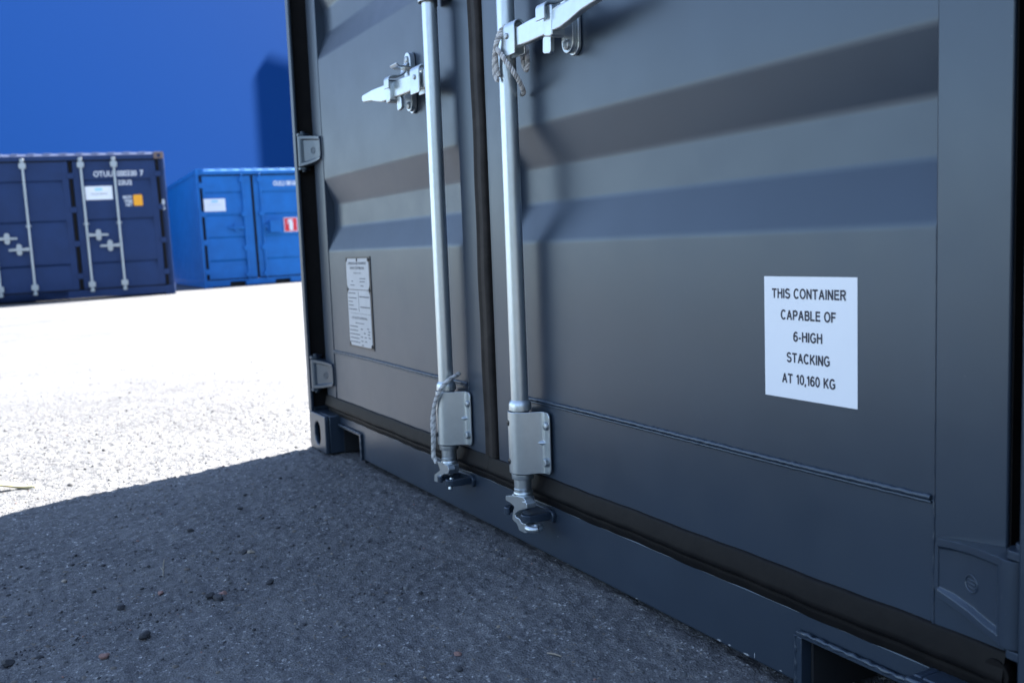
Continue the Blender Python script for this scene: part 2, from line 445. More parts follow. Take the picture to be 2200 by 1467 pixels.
# --- seals round the doors
def seal_x(x0, x1, parent, name='bottom_seal'):
    prof = [(.1735, .004), (.1725, -.0030), (.1690, -.0048), (.1440, -.0105), (.1380, -.0100), (.1350, -.0040), (.1320, .0002), (.1260, -.0006), (.1175, .0012), (.1150, .0022), (.1150, .012), (.1735, .012)]
    prof = rounded([(a, b) for a, b in prof], .002, 2)
    m = N(); n = len(prof); k = int((x1-x0)/.02)
    vs = []
    for i in range(k+1):
        x = x0+(x1-x0)*i/k; w = .0006*math.sin(x*23)+.0004*math.sin(x*71)
        vs += [(x, y+w*.6, z+w) for z, y in prof]
    fs = []
    for i in range(k):
        for j in range(n): fs.append((i*n+j, i*n+(j+1) % n, (i+1)*n+(j+1) % n, (i+1)*n+j))
    fs += [list(range(n)), [k*n+j for j in range(n)][::-1]]
    m.add(vs, fs); return m.build(name, RUB, parent)
seal_x(.066, 1.188, DL); seal_x(1.1885, 2.372, DR)
m = N()
prof = rounded([(1.1765, .012), (1.1765, -.006), (1.184, -.0115), (1.194, -.0075), (1.214, -.0105), (1.2225, -.006), (1.2245, .012)], .003, 3)
n = len(prof); k = 120; vs = []
for i in range(k+1):
    z = .174+(2.44-.174)*i/k; w = .0007*math.sin(z*9)+.0005*math.sin(z*31)
    vs += [(x+w, y+w*.7, z) for x, y in prof]
fs = []
for i in range(k):
    for j in range(n): fs.append((i*n+j, i*n+(j+1) % n, (i+1)*n+(j+1) % n, (i+1)*n+j))
fs += [list(range(n)), [k*n+j for j in range(n)]]
m.add(vs, fs); m.build('centre_seal', RUBC, DL)
m = N(True)   # folded seal corner at the right hand foot
m.lathe([(.001, .004), (.010, .004), (.016, .008), (.017, .016), (.015, .020)], (.075, .0115, .146), (0, -1, 0), 24)
m.build('seal_corner', RUB, DR)

# --- lock rods and their brackets
BY = -.035
def rod(xb, parent):
    m = N()
    m.lathe([(.017, .184), (.017, 2.46)], (xb, BY, 0), (0, 0, 1), 40)
    m.lathe([(.0165, .140), (.017, .147), (.017, .169)], (xb, BY, 0), (0, 0, 1), 40)
    # flattened swaged collar above the bracket, ring below, weld bead above the cam
    m.lathe([(.0172, .324), (.0195, .3215), (.0216, .317), (.0222, .312), (.0222, .3045), (.0200, .3035)], (xb, BY, 0), (0, 0, 1), 40)
    m.lathe([(.0172, .1685), (.0212, .1690), (.0216, .1705), (.0216, .1790), (.0205, .1800)], (xb, BY, 0), (0, 0, 1), 40)
    m.lathe([(.0150, .1330), (.0178, .1345), (.0192, .1380), (.0192, .1410), (.0178, .1435), (.0165, .1440)], (xb, BY, 0), (0, 0, 1), 32)
    o = m.build('locking_rod', GALV, parent); return o
def bracket(xb, z0, parent):
    z1 = z0+.1205; m = N(); t = .0034; r = .0232
    P = [(xb-.0235, -.004), (xb-.0235, -.02)]
    P += [(xb-r*math.cos(a), BY-r*math.sin(a)) for a in [R(k) for k in range(0, 141, 10)]]
    e = P[-1]; P += [(e[0]+.0075, e[1]+.0105), (xb+.0325, -.0165), (xb+.037, -.0095), (xb+.041, -.0070), (xb+.045, -.0066)]
    m.strip(P, z0, z1, t)
    # flange with rounded outer corners
    pl = [(xb+.0445, z0), (xb+.0445, z1)]
    pl += [(xb+.0515+.011*math.cos(a), z1-.011+.011*math.sin(a)) for a in [R(k) for k in range(90, -1, -15)]]
    pl += [(xb+.0515+.011*math.cos(a), z0+.011+.011*math.sin(a)) for a in [R(k) for k in range(0, -91, -15)]]
    m.prism(pl, -.0083, -.0049)
    # pressed gusset on the crease
    zc = (z0+z1)/2
    m.add([(xb+.031, -.0190, zc), (xb+.047, -.0080, zc), (xb+.039, -.0090, zc+.006), (xb+.039, -.0090, zc-.006), (xb+.042, -.0165, zc)],
          [(0, 4, 2), (4, 1, 2), (0, 3, 4), (4, 3, 1)])
    o = m.build('rod_bracket', GALV, parent, bevel=.0009)
    b = N()
    hx = xb+.0535
    zz = z1-.026
    b.lathe([(.0084, 0), (.0084, .0020), (.0070, .0050), (.0035, .0064), (.0005, .0066)], (hx, -.0083, zz), (0, -1, 0), 20)
    b.build('flange_bolt', DULL, parent, bevel=.0004)
    b = N(); zz = z0+.024
    b.lathe([(.0100, 0), (.0100, .0014)], (hx-.002, -.0083, zz), (0, -1, 0), 24)
    b.lathe([(.0086, .0014), (.0086, .0075), (.0072, .0086)], (hx-.002, -.0083, zz), (0, -1, 0), 6)
    b.build('flange_bolt', DULL, parent, bevel=.0004)
    for zz in (z1-.022, z0+.023):
        p = N(); a = R(74); px, py = xb-(r+.0012)*math.cos(a), BY-(r+.0012)*math.sin(a)
        ax = (-math.cos(a), -math.sin(a), 0)
        p.lathe([(.0060, 0), (.0060, .0012), (.0040, .0022), (.0004, .0026)], (px, py, zz), ax, 20)
        p.lathe([(.0016, .0024), (.0016, .0032), (.0003, .0036)], (px, py, zz), ax, 10)
        p.build('bush_plug', BLACK, parent)
    return o
XR, XL = 1.388, 1.050
rodL = rod(XL, DL); rodR = rod(XR, DR)
for xb, d in ((XL, DL), (XR, DR)):
    bracket(xb, .1815, d)
bracket(XL, 1.150, DL); bracket(XR, 1.150, DR)

camR = [(1.3774,.1336),(1.3592,.124),(1.3602,.118),(1.3773,.1182),(1.3942,.1139),(1.385,.0986),(1.384,.085),(1.4039,.0828),(1.411,.0703),(1.4345,.0712),(1.4621,.0832),(1.4674,.0923),(1.4553,.0943),(1.4357,.0885),(1.42,.0867),(1.4127,.094),(1.3967,.0932),(1.3942,.0997),(1.4139,.1114),(1.4419,.1208),(1.452,.129),(1.4465,.1327),(1.4391,.136),(1.4428,.1477)]
def shear(P, dx): return [(x+dx, z) for x, z in P]
m = N()
m.prism(rounded(shear([(1.400,.137),(1.3592,.128),(1.3592,.119),(1.3773,.1182),(1.3942,.1139),(1.386,.0986),(1.384,.086),(1.402,.0815),(1.410,.0703),(1.4345,.0705),(1.4500,.0770),(1.4480,.0900),(1.4357,.0890),(1.421,.0870),(1.4127,.094),(1.3985,.0935),(1.3952,.0997),(1.4139,.1110),(1.4400,.1200),(1.4500,.129),(1.4410,.1350),(1.4320,.1400)], -.010), .003, 3), -.0540, -.0375)
m.prism(rounded([(1.372, .116), (1.404, .119), (1.409, .136), (1.369, .136)], .004, 3), -.0500, -.0220)
m.lathe([(.0165, .150), (.0158, .135), (.0172, .128), (.0130, .118), (.0080, .110)], (XR+.001, BY-.002, 0), (0, 0, 1), 24)
ring = [(1.4440+.0125*math.cos(R(a)), -.0458+.0125*math.sin(R(a)), .0845) for a in range(0, 361, 20)]
m.tube(ring, .0062, 10, caps=False)
m.prism(rounded([(1.420, .121), (1.446, .1245), (1.444, .136), (1.424, .134)], .004, 3), -.0600, -.0400)
m.build('cam_end', GALV, DR, bevel=.0014)
m = N()
m.prism(rounded([(1.022, .138), (1.038, .120), (1.0050, .1030), (1.0010, .0870), (1.0180, .0880), (1.0290, .1010), (1.0560, .1140), (1.0800, .1200), (1.0870, .1290), (1.0780, .1390)], .003, 3), -.0540, -.0380)
m.prism(rounded([(1.033, .112), (1.068, .116), (1.072, .136), (1.031, .136)], .004, 3), -.0500, -.0220)
m.lathe([(.0165, .150), (.0158, .135), (.0172, .128), (.0130, .118), (.0080, .110)], (XL+.001, BY-.002, 0), (0, 0, 1), 24)
m.cyl((1.060, -.036, .104), (1.063, -.042, .079), .0052, 12)
m.build('cam_end', GALV, DL, bevel=.0014)
# keepers welded to the sill, painted with it
def keeper(xb, left_dx, right_dx):
    m = N()
    m.prism(rounded([(xb+left_dx-.013, .086), (xb+right_dx+.013, .086), (xb+right_dx+.016, .104), (xb+right_dx+.006, .111), (xb+left_dx-.010, .110)], .006, 3), -.0055, .003)
    for dx, s in ((left_dx, 1), (right_dx, -1)):
        x = xb+dx
        pl = [(x-.0075*s, -.004), (x-.0085*s, -.030), (x-.0060*s, -.052), (x+.0030*s, -.0605), (x+.0150*s, -.0600), (x+.0180*s, -.0545), (x+.0130*s, -.0500), (x+.0055*s, -.0480), (x+.0050*s, -.030), (x+.0085*s, -.004)]
        m.prism(rounded(pl, .004, 3), .0925, .1070, 'z')
    m.build('cam_keeper', GREY, box_root, bevel=.002)
keeper(XR, -.040, .045); keeper(XL, -.020, .040)

def bent(m, path, t, x0, x1):
    """a bent plate of thickness t following a path in (y,z), as wide as x0..x1"""
    P = [Vector(p) for p in path]; n = len(P); L_ = []; R_ = []
    for i in range(n):
        d = (P[min(i+1, n-1)]-P[max(i-1, 0)]).normalized(); q = Vector((-d.y, d.x))
        L_.append(P[i]+q*t/2); R_.append(P[i]-q*t/2)
    vs = [(x, p.x, p.y) for x in (x0, x1) for p in L_]+[(x, p.x, p.y) for x in (x0, x1) for p in R_]; fs = []
    for i in range(n-1):
        fs += [(i, n+i, n+i+1, i+1), (2*n+i, 2*n+i+1, 3*n+i+1, 3*n+i), (i, i+1, 2*n+i+1, 2*n+i), (n+i, 3*n+i, 3*n+i+1, n+i+1)]
    fs += [(0, 2*n, 3*n, n), (n-1, 2*n-1, 4*n-1, 3*n-1)]
    m.add(vs, fs)
def rounded_open(P, r, n=4):
    return [P[0]]+rounded(P, r, n)[n+1:-(n+1)]+[P[-1]]

# --- handles: hub on the rod, arm, retainer plate on the door, hand lever
def handle(xb, s, door, rodo):
    T = lambda p: (xb+s*p[0]-CX, p[1], p[2])
    B = lambda: MB(T, s < 0)
    m = B()
    # inverted U saddle: profile in (y,z), run along x
    y0, y1, zt, zb, t = -.0585, -.0345, 1.0130, .9640, .0034
    c, rr = (y0+y1)/2, (y1-y0)/2
    out = [(y0, zb)]+[(c-rr*math.cos(R(a)), zt+rr*math.sin(R(a))) for a in range(0, 181, 15)]+[(y1, zb)]
    inn = [(y1-t, zb)]+[(c+(rr-t)*math.cos(R(a)), zt+(rr-t)*math.sin(R(a))) for a in range(0, 181, 15)]+[(y0+t, zb)]
    m.prism(out+inn, .022, .070, 'x')
    m.box(.010, .024, -.050, -.028, .972, 1.012)
    hub = m.build('handle_hub', GALV, rodo, bevel=.0012)
    m = B()
    m.lathe([(.0055, 0), (.0055, .002), (.0040, .0034), (.0005, .0036)], (.043, -.0585, .9990), (0, -1, 0), 18)
    m.build('hub_rivet', DULL, door)
    # arm + lever
    m = B()
    arm = [(.030, .9765), (.030, 1.0080), (.120, 1.0120), (.186, 1.0130), (.186, .9760), (.110, .9750)]
    m.prism(rounded(arm, .004, 3), -.0540, -.0400)
    lev = [(.192, .9740), (.192, 1.0070), (.225, 1.0100), (.290, 1.0110), (.352, 1.0070), (.356, 1.0000), (.352, .9900), (.300, .9860), (.262, .9780), (.232, .9730)]
    n = len(lev); lev = rounded(lev, .006, 4)
    # lever bends away from the door along its length
    b0 = len(m.v)
    m.prism(lev, -.0600, -.0470)
    fixed = []
    for i in range(b0, len(m.v)):
        x, y, z = m.v[i]; u = s*(x+CX-xb); k = max(0, u-.20)
        fixed.append((x, y-.055*k*k*(3 if u < .30 else 3)+(-.004 if k > 0 else 0), z))
    m.v[b0:] = fixed
    m.prism(rounded([(.180, .9690), (.180, 1.0170), (.206, 1.0180), (.206, .9650)], .006, 4), -.0630, -.0360)
    hd = m.build('lock_handle', GALV, rodo, bevel=.0022)
    # retainer: two layered obround plates with rivets, hinged hook over the lever
    m = B()
    m.prism(obround(.184, 1.0120, .036, .142), -.0075, -.0012)
    m.prism(obround(.180, 1.0130, .036, .136), -.0165, -.0076)
    rt_ = m.build('handle_retainer', GALV, door, bevel=.0012)
    for z in (.9590, 1.0640):
        m = B()
        m.lathe([(.0086, 0), (.0086, .0030), (.0070, .0042), (.0006, .0046)], (.180, -.0165, z), (0, -1, 0), 20)
        m.build('retainer_rivet', DULL, door)
    m = B()
    bent(m, rounded_open([(-.0180, 1.0560), (-.0240, 1.0480), (-.0250, 1.0330), (-.0400, 1.0245), (-.0640, 1.0230), (-.0690, 1.0180), (-.0690, .9960)], .006), .0036, .168, .196)
    bent(m, rounded_open([(-.0180, 1.0420), (-.0330, 1.0440), (-.0480, 1.0430), (-.0560, 1.0500)], .005), .0034, .150, .190)
    m.build('retainer_latch', GALV, door, bevel=.0010)
    # padlock tab below the lever
    m = B()
    m.prism(rounded([(.150, .9480), (.176, .9440), (.178, .9760), (.152, .9760)], .006, 4), -.0480, -.0400)
    m.build('lock_tab', GALV, door, bevel=.001)
handle(XR, 1, DR, DR); handle(XL, -1, DL, DL)

# --- hinges
def hinge(zc, mir, door):
    m = N(mir)
    sec = [(.050, .040), (.075, .0300), (.100, .0190), (.126, .0120), (.1470, .0085)]       # x, how far it stands out
    hw = lambda x, sg: .046-(.010 if sg > 0 else .014)*max(0, (x-.05)/.097)**1.3
    vs = []; fs = []
    for x, d in sec:
        k = .0065 if x < .14 else .002
        zt, zb = zc+hw(x, 1), zc-hw(x, -1)
        vs += [(x, -.0022, zt), (x, -d, zt), (x, -d, zt-.0085), (x, -d+k, zt-.0125), (x, -d+k, zb+.0125), (x, -d, zb+.0085), (x, -d, zb), (x, -.0022, zb)]
    for i in range(len(sec)-1):
        for j in range(8): fs.append((i*8+j, i*8+(j+1) % 8, (i+1)*8+(j+1) % 8, (i+1)*8+j))
    fs += [tuple(range(8)), tuple(len(vs)-8+j for j in range(8))]
    m.add(vs, fs)
    m.prism(rounded([(.146, zc-.030), (.146, zc+.034), (.151, zc+.028), (.152, zc-.022)], .002, 2), -.0075, -.0022)
    m.cyl((.042, -.024, zc-.046), (.042, -.024, zc+.046), .0185, 24)
    # raised foundry mark: a ring with three bars
    mx, mz = .101, zc-.002
    my = lambda x: -(.0125+(.101-x)*.36)-.0004
    m.tube([(mx+.0095*math.cos(R(a)), my(mx+.0095*math.cos(R(a))), mz+.0095*math.sin(R(a))) for a in range(0, 361, 20)], .0012, 6, caps=False)
    for dz in (-.0042, 0, .0042): m.tube([(mx-.006, my(mx-.006), mz+dz), (mx+.006, my(mx+.006), mz+dz)], .0010, 6)
    h = m.build('hinge', GREY, door, bevel=.0018)
    m = N(mir)
    for sgn in (1, -1):
        z = zc+sgn*.052; m.prism(rounded([(.004, -.044), (.044, -.040), (.050, -.024), (.044, -.008), (.004, .010)], .004, 3), z-.0045, z+.0045, 'z')
    m.cyl((.036, -.024, zc-.062), (.036, -.024, zc+.062), .0070, 14)
    m.build('hinge_lug', GREY, box_root, bevel=.0012)
for zc in (.240, .938, 1.62, 2.25):
    hinge(zc, False, DL); hinge(zc, True, DR)

# --- data plate on the left door
m = N()
x0, x1, z0, z1 = .312, .514, .346, .607
def oct_(x0, x1, z0, z1, c): return [(x0+c, z0), (x1-c, z0), (x1, z0+c), (x1, z1-c), (x1-c, z1), (x0+c, z1), (x0, z1-c), (x0, z0+c)]
m.box(x0, x1, -.0022, -.0004, z0, z1, 1)
m.prism(oct_(x0+.0085, x1-.0085, z0+.006, .5125, .012), -.0032, -.0023, 'y', 0)
m.prism(oct_(x0+.0085, x1-.0085, .5145, z1-.005, .012), -.0032, -.0023, 'y', 0)
for x, z in ((x0+.012, z0+.010), (x1-.012, z0+.010), (x0+.012, .5135), (x1-.012, .5135), (x0+.012, z1-.009), (x1-.012, z1-.009), ((x0+x1)/2, z1-.009)):
    m.lathe([(.0052, 0), (.0050, .0014), (.003, .0024), (.0005, .0027)], (x, -.0026, z), (0, -1, 0), 14, 1)
xc = (x0+x1)/2; Y = -.0037
m.text('APPROVED FOR TRANSPORT', xc, .5885, Y, .0075, .150, mi=2, bold=.01)
m.text('UNDER CUSTOMS SEAL', xc, .5755, Y, .0075, .120, mi=2, bold=.01)
m.text('MANUFACTURED', xc, .5610, Y, .0040, .060, mi=2)
for z, a, b in ((.5455, .43, .475), (.5370, .43, .470), (.5375, .36, .372), (.5265, .35, .385), (.5250, .435, .458)): m.box(a, b, Y, -.0031, z-.0012, z+.0012, 2)
for z, w in ((.503, .060), (.4895, .068), (.4790, .036), (.4685, .040), (.4570, .066)): m.box(x0+.016, x0+.016+w, Y, -.0031, z-.0013, z+.0013, 2)
for z, a, b in ((.4940, .42, .50), (.4650, .425, .50)): m.box(a, b, Y, -.0031, z-.0016, z+.0016, 2)
m.box(.4125, .4135, Y, -.0031, .452, .508, 2); m.box(x0+.03, x1-.012, Y, -.0031, .4452, .4460, 2)
m.text('CSC SAFETY APPROVAL', xc, .4330, Y, .0070, .130, mi=2, bold=.005)
m.box(.375, .445, Y, -.0031, .4170, .4190, 2)
for k in range(5): m.box(x0+.016, x0+.016+(.066, .066, .080, .074, .078)[k], Y, -.0031, .4075-.0112*k-.0012, .4075-.0112*k+.0012, 2)
for x, z in ((.418, .402), (.440, .391), (.416, .3795), (.446, .3795), (.418, .368), (.448, .368), (.420, .356), (.470, .405), (.478, .397), (.474, .389), (.479, .380)): m.box(x, x+.016, Y, -.0031, z-.0014, z+.0014, 2)
m.build('data_plate', [PLATE, BLACK, PINK], DL)

def arc(cx, cy, rx, ry, a0, a1, n=14): return [(cx+rx*math.cos(R(a0+(a1-a0)*k/n)), cy+ry*math.sin(R(a0+(a1-a0)*k/n))) for k in range(n+1)]
SW = .186; q = SW/2
GL = {
 'T': (.70, [[(0, 1-q), (.70, 1-q)], [(.35, 0), (.35, 1-q)]]),
 'H': (.72, [[(q, 0), (q, 1)], [(.72-q, 0), (.72-q, 1)], [(q, .54), (.72-q, .54)]]),
 'I': (.186, [[(q, 0), (q, 1)]]),
 'S': (.68, [arc(.34, .735, .255, .205, 25, 180, 10)+arc(.34, .735, .265, .21, 190, 262, 5)+arc(.34, .285, .275, .225, 82, 0, 6)+arc(.34, .285, .275, .225, -8, -165, 12)]),
 'C': (.74, [arc(.39, .5, .325, .445, 42, 318, 24)]),
 'G': (.78, [arc(.40, .5, .335, .445, 42, 318, 24)+[(.78-q, .20), (.78-q, .47)], [(.43, .47), (.78, .47)]]),
 'O': (.80, [arc(.40, .5, .335, .445, 0, 360, 32)]),
 'N': (.72, [[(q, 0), (q, 1)], [(.72-q, 0), (.72-q, 1)], [(q*1.1, .96), (.72-q*1.1, .04)]]),
 'A': (.78, [[(q*.9, 0), (.39, 1-q*.4)], [(.39, 1-q*.4), (.78-q*.9, 0)], [(.19, .335), (.59, .335)]]),
 'E': (.66, [[(q, 0), (q, 1)], [(q, 1-q), (.64, 1-q)], [(q, .53), (.61, .53)], [(q, q), (.66, q)]]),
 'F': (.62, [[(q, 0), (q, 1)], [(q, 1-q), (.62, 1-q)], [(q, .50), (.56, .50)]]),
 'L': (.60, [[(q, 0), (q, 1)], [(q, q), (.60, q)]]),
 'P': (.67, [[(q, 0), (q, 1)], [(q, 1-q), (.38, 1-q)]+arc(.38, .70, .225, .2325, 85, -85, 12)+[(q, .4675)]]),
 'R': (.73, [[(q, 0), (q, 1)], [(q, 1-q), (.41, 1-q)]+arc(.41, .715, .225, .2175, 85, -85, 12)+[(q, .4975)], [(.40, .48), (.66, 0)]]),
 'B': (.68, [[(q, 0), (q, 1)], [(q, 1-q), (.38, 1-q)]+arc(.38, .735, .20, .1975, 85, -85, 10)+[(q, .5375)], [(q, .5375), (.39, .5375)]+arc(.39, .3025, .225, .235, 85, -85, 12)+[(q, q)]]),
 'K': (.72, [[(q, 0), (q, 1)], [(q, .36), (.64, .97)], [(.30, .56), (.67, .01)]]),
 '6': (.60, [arc(.30, .32, .235, .255, 0, 360, 26), arc(.345, .50, .28, .435, 48, 185, 14)+[(.068, .33)]]),
 '0': (.60, [arc(.30, .5, .235, .445, 0, 360, 28)]),
 '1': (.42, [[(.30, 0), (.30, 1)], [(.29, .93), (.07, .74)]]),
 '-': (.36, [[(.03, .36), (.33, .36)]]), ',': (.16, [[(.09, .13), (.09, 0)], [(.09, .02), (.035, -.17)]]), ' ': (.30, []),
}
def ribbon(m, P, w, f, mi):
    P = [Vector(p) for p in P]; n = len(P); closed = (P[0]-P[-1]).length < 1e-4; vs = []
    for i in range(n):
        a = P[i]-P[i-1] if i else (P[-1]-P[-2] if closed else P[1]-P[0]); b = P[i+1]-P[i] if i < n-1 else (P[1]-P[0] if closed else P[i]-P[i-1])
        a = a.normalized(); b = b.normalized(); nn = Vector((-(a+b).y, (a+b).x)).normalized(); k = w/2/max(.5, nn.dot(Vector((-a.y, a.x))))
        vs += [P[i]+nn*k, P[i]-nn*k]
    m.add([f(v) for v in vs], [(2*i, 2*i+1, 2*i+3, 2*i+2) for i in range(n-1)], mi)
def sans(m, txt, x, z, y, h, w, mi):
    """plain bold sans capitals built from strokes, centred on x and z"""
    gap = .115; tot = sum(GL[c][0] for c in txt)+gap*(len(txt)-1); kx = w/tot; cx = 0; k = 0
    for c in txt:
        for st in GL[c][1]:
            yy = y-.00003*(k % 7); k += 1
            ribbon(m, st, SW, lambda v, yy=yy, cx=cx: (x-w/2+(cx+v.x)*kx, yy, z+(v.y-.5)*h), mi)
        cx += GL[c][0]+gap
# --- stacking notice on the right door
m = N()
m.box(2.0165, 2.1730, -.0006, .0, .4055, .5665, 0)
sx, sz = 2.0935, .5665
for k, (t, w) in enumerate((('THIS CONTAINER', .1250), ('CAPABLE OF', .0930), ('6-HIGH', .0490), ('STACKING', .0730), ('AT 10,160 KG', .0905))):
    sans(m, t, sx, sz-.161*(.138+.1740*k), -.0009, .0128, w, 1)
m.build('stacking_notice', [WHITE, INK], DR, smooth=False)

# ------------------------------------------------------------------ ropes
def catmull(P, n=14):
    P = [Vector(p) for p in P]; P = [P[0]*2-P[1]]+P+[P[-1]*2-P[-2]]; out = []
    for i in range(1, len(P)-2):
        a, b, c, d = P[i-1:i+3]
        for k in range(n):
            t = k/n; out.append(.5*((2*b)+(c-a)*t+(2*a-5*b+4*c-d)*t*t+(3*b-a-3*c+d)*t**3))
    out.append(P[-2]); return out
def twisted(m, path, R0=.0027, r=.0023, pitch=.0175, strands=3):
    Q = catmull(path, 22); d = 0
    L_ = [0]
    for i in range(1, len(Q)): L_.append(L_[-1]+(Q[i]-Q[i-1]).length)
    e = (Q[1]-Q[0]).orthogonal().normalized(); fr = []
    for i in range(len(Q)):
        t = (Q[min(i+1, len(Q)-1)]-Q[max(i-1, 0)]).normalized(); e = (e-t*e.dot(t)).normalized(); fr.append((e.copy(), t.cross(e)))
    for k in range(strands):
        pts = [Q[i]+fr[i][0]*(R0*math.cos(6.283*(L_[i]/pitch+k/strands)))+fr[i][1]*(R0*math.sin(6.283*(L_[i]/pitch+k/strands))) for i in range(len(Q))]
        m.tube(pts, r, 7, k % 2)
ra = (1.40, -.05, .93)
m = MB(lambda p: (p[0]-ra[0], p[1]-ra[1], p[2]-ra[2]))
twisted(m, [(1.418, -.052, 1.020), (1.410, -.060, 1.010), (1.398, -.062, .993), (1.389, -.061, .976), (1.384, -.060, .958), (1.385, -.060, .938), (1.394, -.060, .926)])
twisted(m, [(1.416, -.050, 1.014), (1.409, -.064, .998), (1.401, -.066, .980), (1.394, -.063, .966), (1.392, -.060, .950), (1.394, -.058, .934)], pitch=.015)
twisted(m, [(1.404, -.066, .982), (1.414, -.064, .9725), (1.426, -.060, .957), (1.434, -.053, .942), (1.436, -.044, .928), (1.428, -.030, .914), (1.412, -.016, .905), (1.396, -.010, .903)])
twisted(m, [(1.405, -.012, .985), (1.410, -.014, .970), (1.418, -.016, .952), (1.428, -.018, .942), (1.434, -.018, .950), (1.430, -.016, .966), (1.424, -.014, .985)])
o = m.build('rope', [ROPE, ROPE2], None); o.location = ra
tag(o, 'white twisted rope tied at the handle hub of the lock rod on the right door', 'rope', 'white ropes tied to the lock rods')
rb = (1.05, -.06, .14)
m = MB(lambda p: (p[0]-rb[0], p[1]-rb[1], p[2]-rb[2]))
twisted(m, [(1.068, -.010, .340), (1.082, -.026, .338), (1.088, -.046, .331), (1.080, -.060, .3150), (1.068, -.065, .297), (1.054, -.066, .279), (1.046, -.067, .258), (1.042, -.067, .225), (1.038, -.066, .190), (1.028, -.065, .160), (1.026, -.064, .146)])
twisted(m, [(1.044, -.066, .262), (1.040, -.069, .236), (1.040, -.069, .204), (1.036, -.068, .172), (1.034, -.065, .150), (1.042, -.064, .139)], R0=.0022, r=.0024)
o = m.build('rope', [ROPE, ROPE2], None); o.location = rb
tag(o, 'white twisted rope looped over the left door bottom bracket, frayed end hanging down', 'rope', 'white ropes tied to the lock rods')

# ------------------------------------------------------------------ far containers
def groove_profile(zs, z0, z1, depth, step, back):
    P = [(z0, 0)]
    for z in sorted(zs): P += [(z-back, 0), (z-step, depth), (z, 0)]
    P.append((z1, 0)); return P
def sheet(m, xa, xb, prof, y0=0, mi=0):
    n = len(prof)
    m.add([(xa, y0+y, z) for z, y in prof]+[(xb, y0+y, z) for z, y in prof], [(i, n+i, n+i+1, i+1) for i in range(n-1)], mi)
    for x in (xa, xb):     # close the ends of the pressed grooves
        for i in range(1, n-2, 3): m.add([(x, y0, prof[i][0]), (x, y0+prof[i+1][1], prof[i+1][0]), (x, y0, prof[i+2][0])], [(0, 1, 2)], mi)
def far_body(root, x0, x1, depth, paintm, casting_mat, pockets, roof_mat=None):
    m = MB()
    m.box(x0, x1, 0, .10, 2.470, 2.551); m.build('header', paintm, root, bevel=.006)
    m = MB(); xs = [x0]
    for a, b in pockets: xs += [a, b]
    xs.append(x1)
    for i in range(0, len(xs), 2): m.box(xs[i], xs[i+1], -.004, .10, .03, .165)
    for a, b in pockets: m.box(a, b, -.004, .10, .118, .165)
    m.build('sill', paintm, root, bevel=.005)
    for a, b in pockets:
        m = MB(); m.box(a, b, .09, .12, .02, .118); m.build('fork_pocket', DARKIN, root)
    for x in (x0, x1-.162):
        for z in (0, 2.473):
            m = MB(); m.holed(x-.003, x+.165, z, z+.118, -.010, .01, obh(.06, .075), (x+.081, z+.056)); m.box(x-.003, x+.165, .012, .16, z, z+.118)
            m.build('corner_casting', casting_mat if (z > 1 and x > x0) else paintm, root, bevel=.006)
    for x, y in ((x0, 0), (x1, 0)):
        m = MB(); s = 1 if x == x0 else -1
        m.box(*sorted((x, x+s*.05)), -.002, .10, .118, 2.473); m.box(*sorted((x+s*.05, x+s*.115)), .03, .10, .118, 2.473)
        m.build('corner_post', paintm, root, bevel=.004)
    for x, s in ((x0, 1), (x1, -1)):
        m = MB(); n = int(depth/.28)
        P = []
        for k in range(n):
            y = .16+k*(depth-.3)/n; w = (depth-.3)/n
            P += [(x+s*.012, y), (x+s*.012, y+w*.26), (x+s*.046, y+w*.5), (x+s*.046, y+w*.76)]
        m.strip(P, .16, 2.50, .003); m.box(*sorted((x, x+s*.06)), .10, depth, .02, .16); m.box(*sorted((x, x+s*.06)), .10, depth, 2.50, 2.585)
        m.build('side_wall', paintm, root)
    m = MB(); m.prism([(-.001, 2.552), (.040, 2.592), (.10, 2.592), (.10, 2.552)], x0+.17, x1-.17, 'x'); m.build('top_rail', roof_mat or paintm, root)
    m = MB(); m.box(x0+.06, x1-.06, .101, depth-.02, 2.55, 2.57)
    k = int((x1-x0)/.26)
    for i in range(k): m.prism([(.022, 2.588), (.034, 2.600), (depth-.05, 2.600), (depth-.05, 2.575), (.06, 2.575)], x0+.18+i*.26, x0+.30+i*.26, 'x')
    m.build('roof', roof_mat or paintm, root)
    m = MB(); m.box(x0+.01, x1-.01, depth-.02, depth, .02, 2.58); m.build('rear_wall', paintm, root)

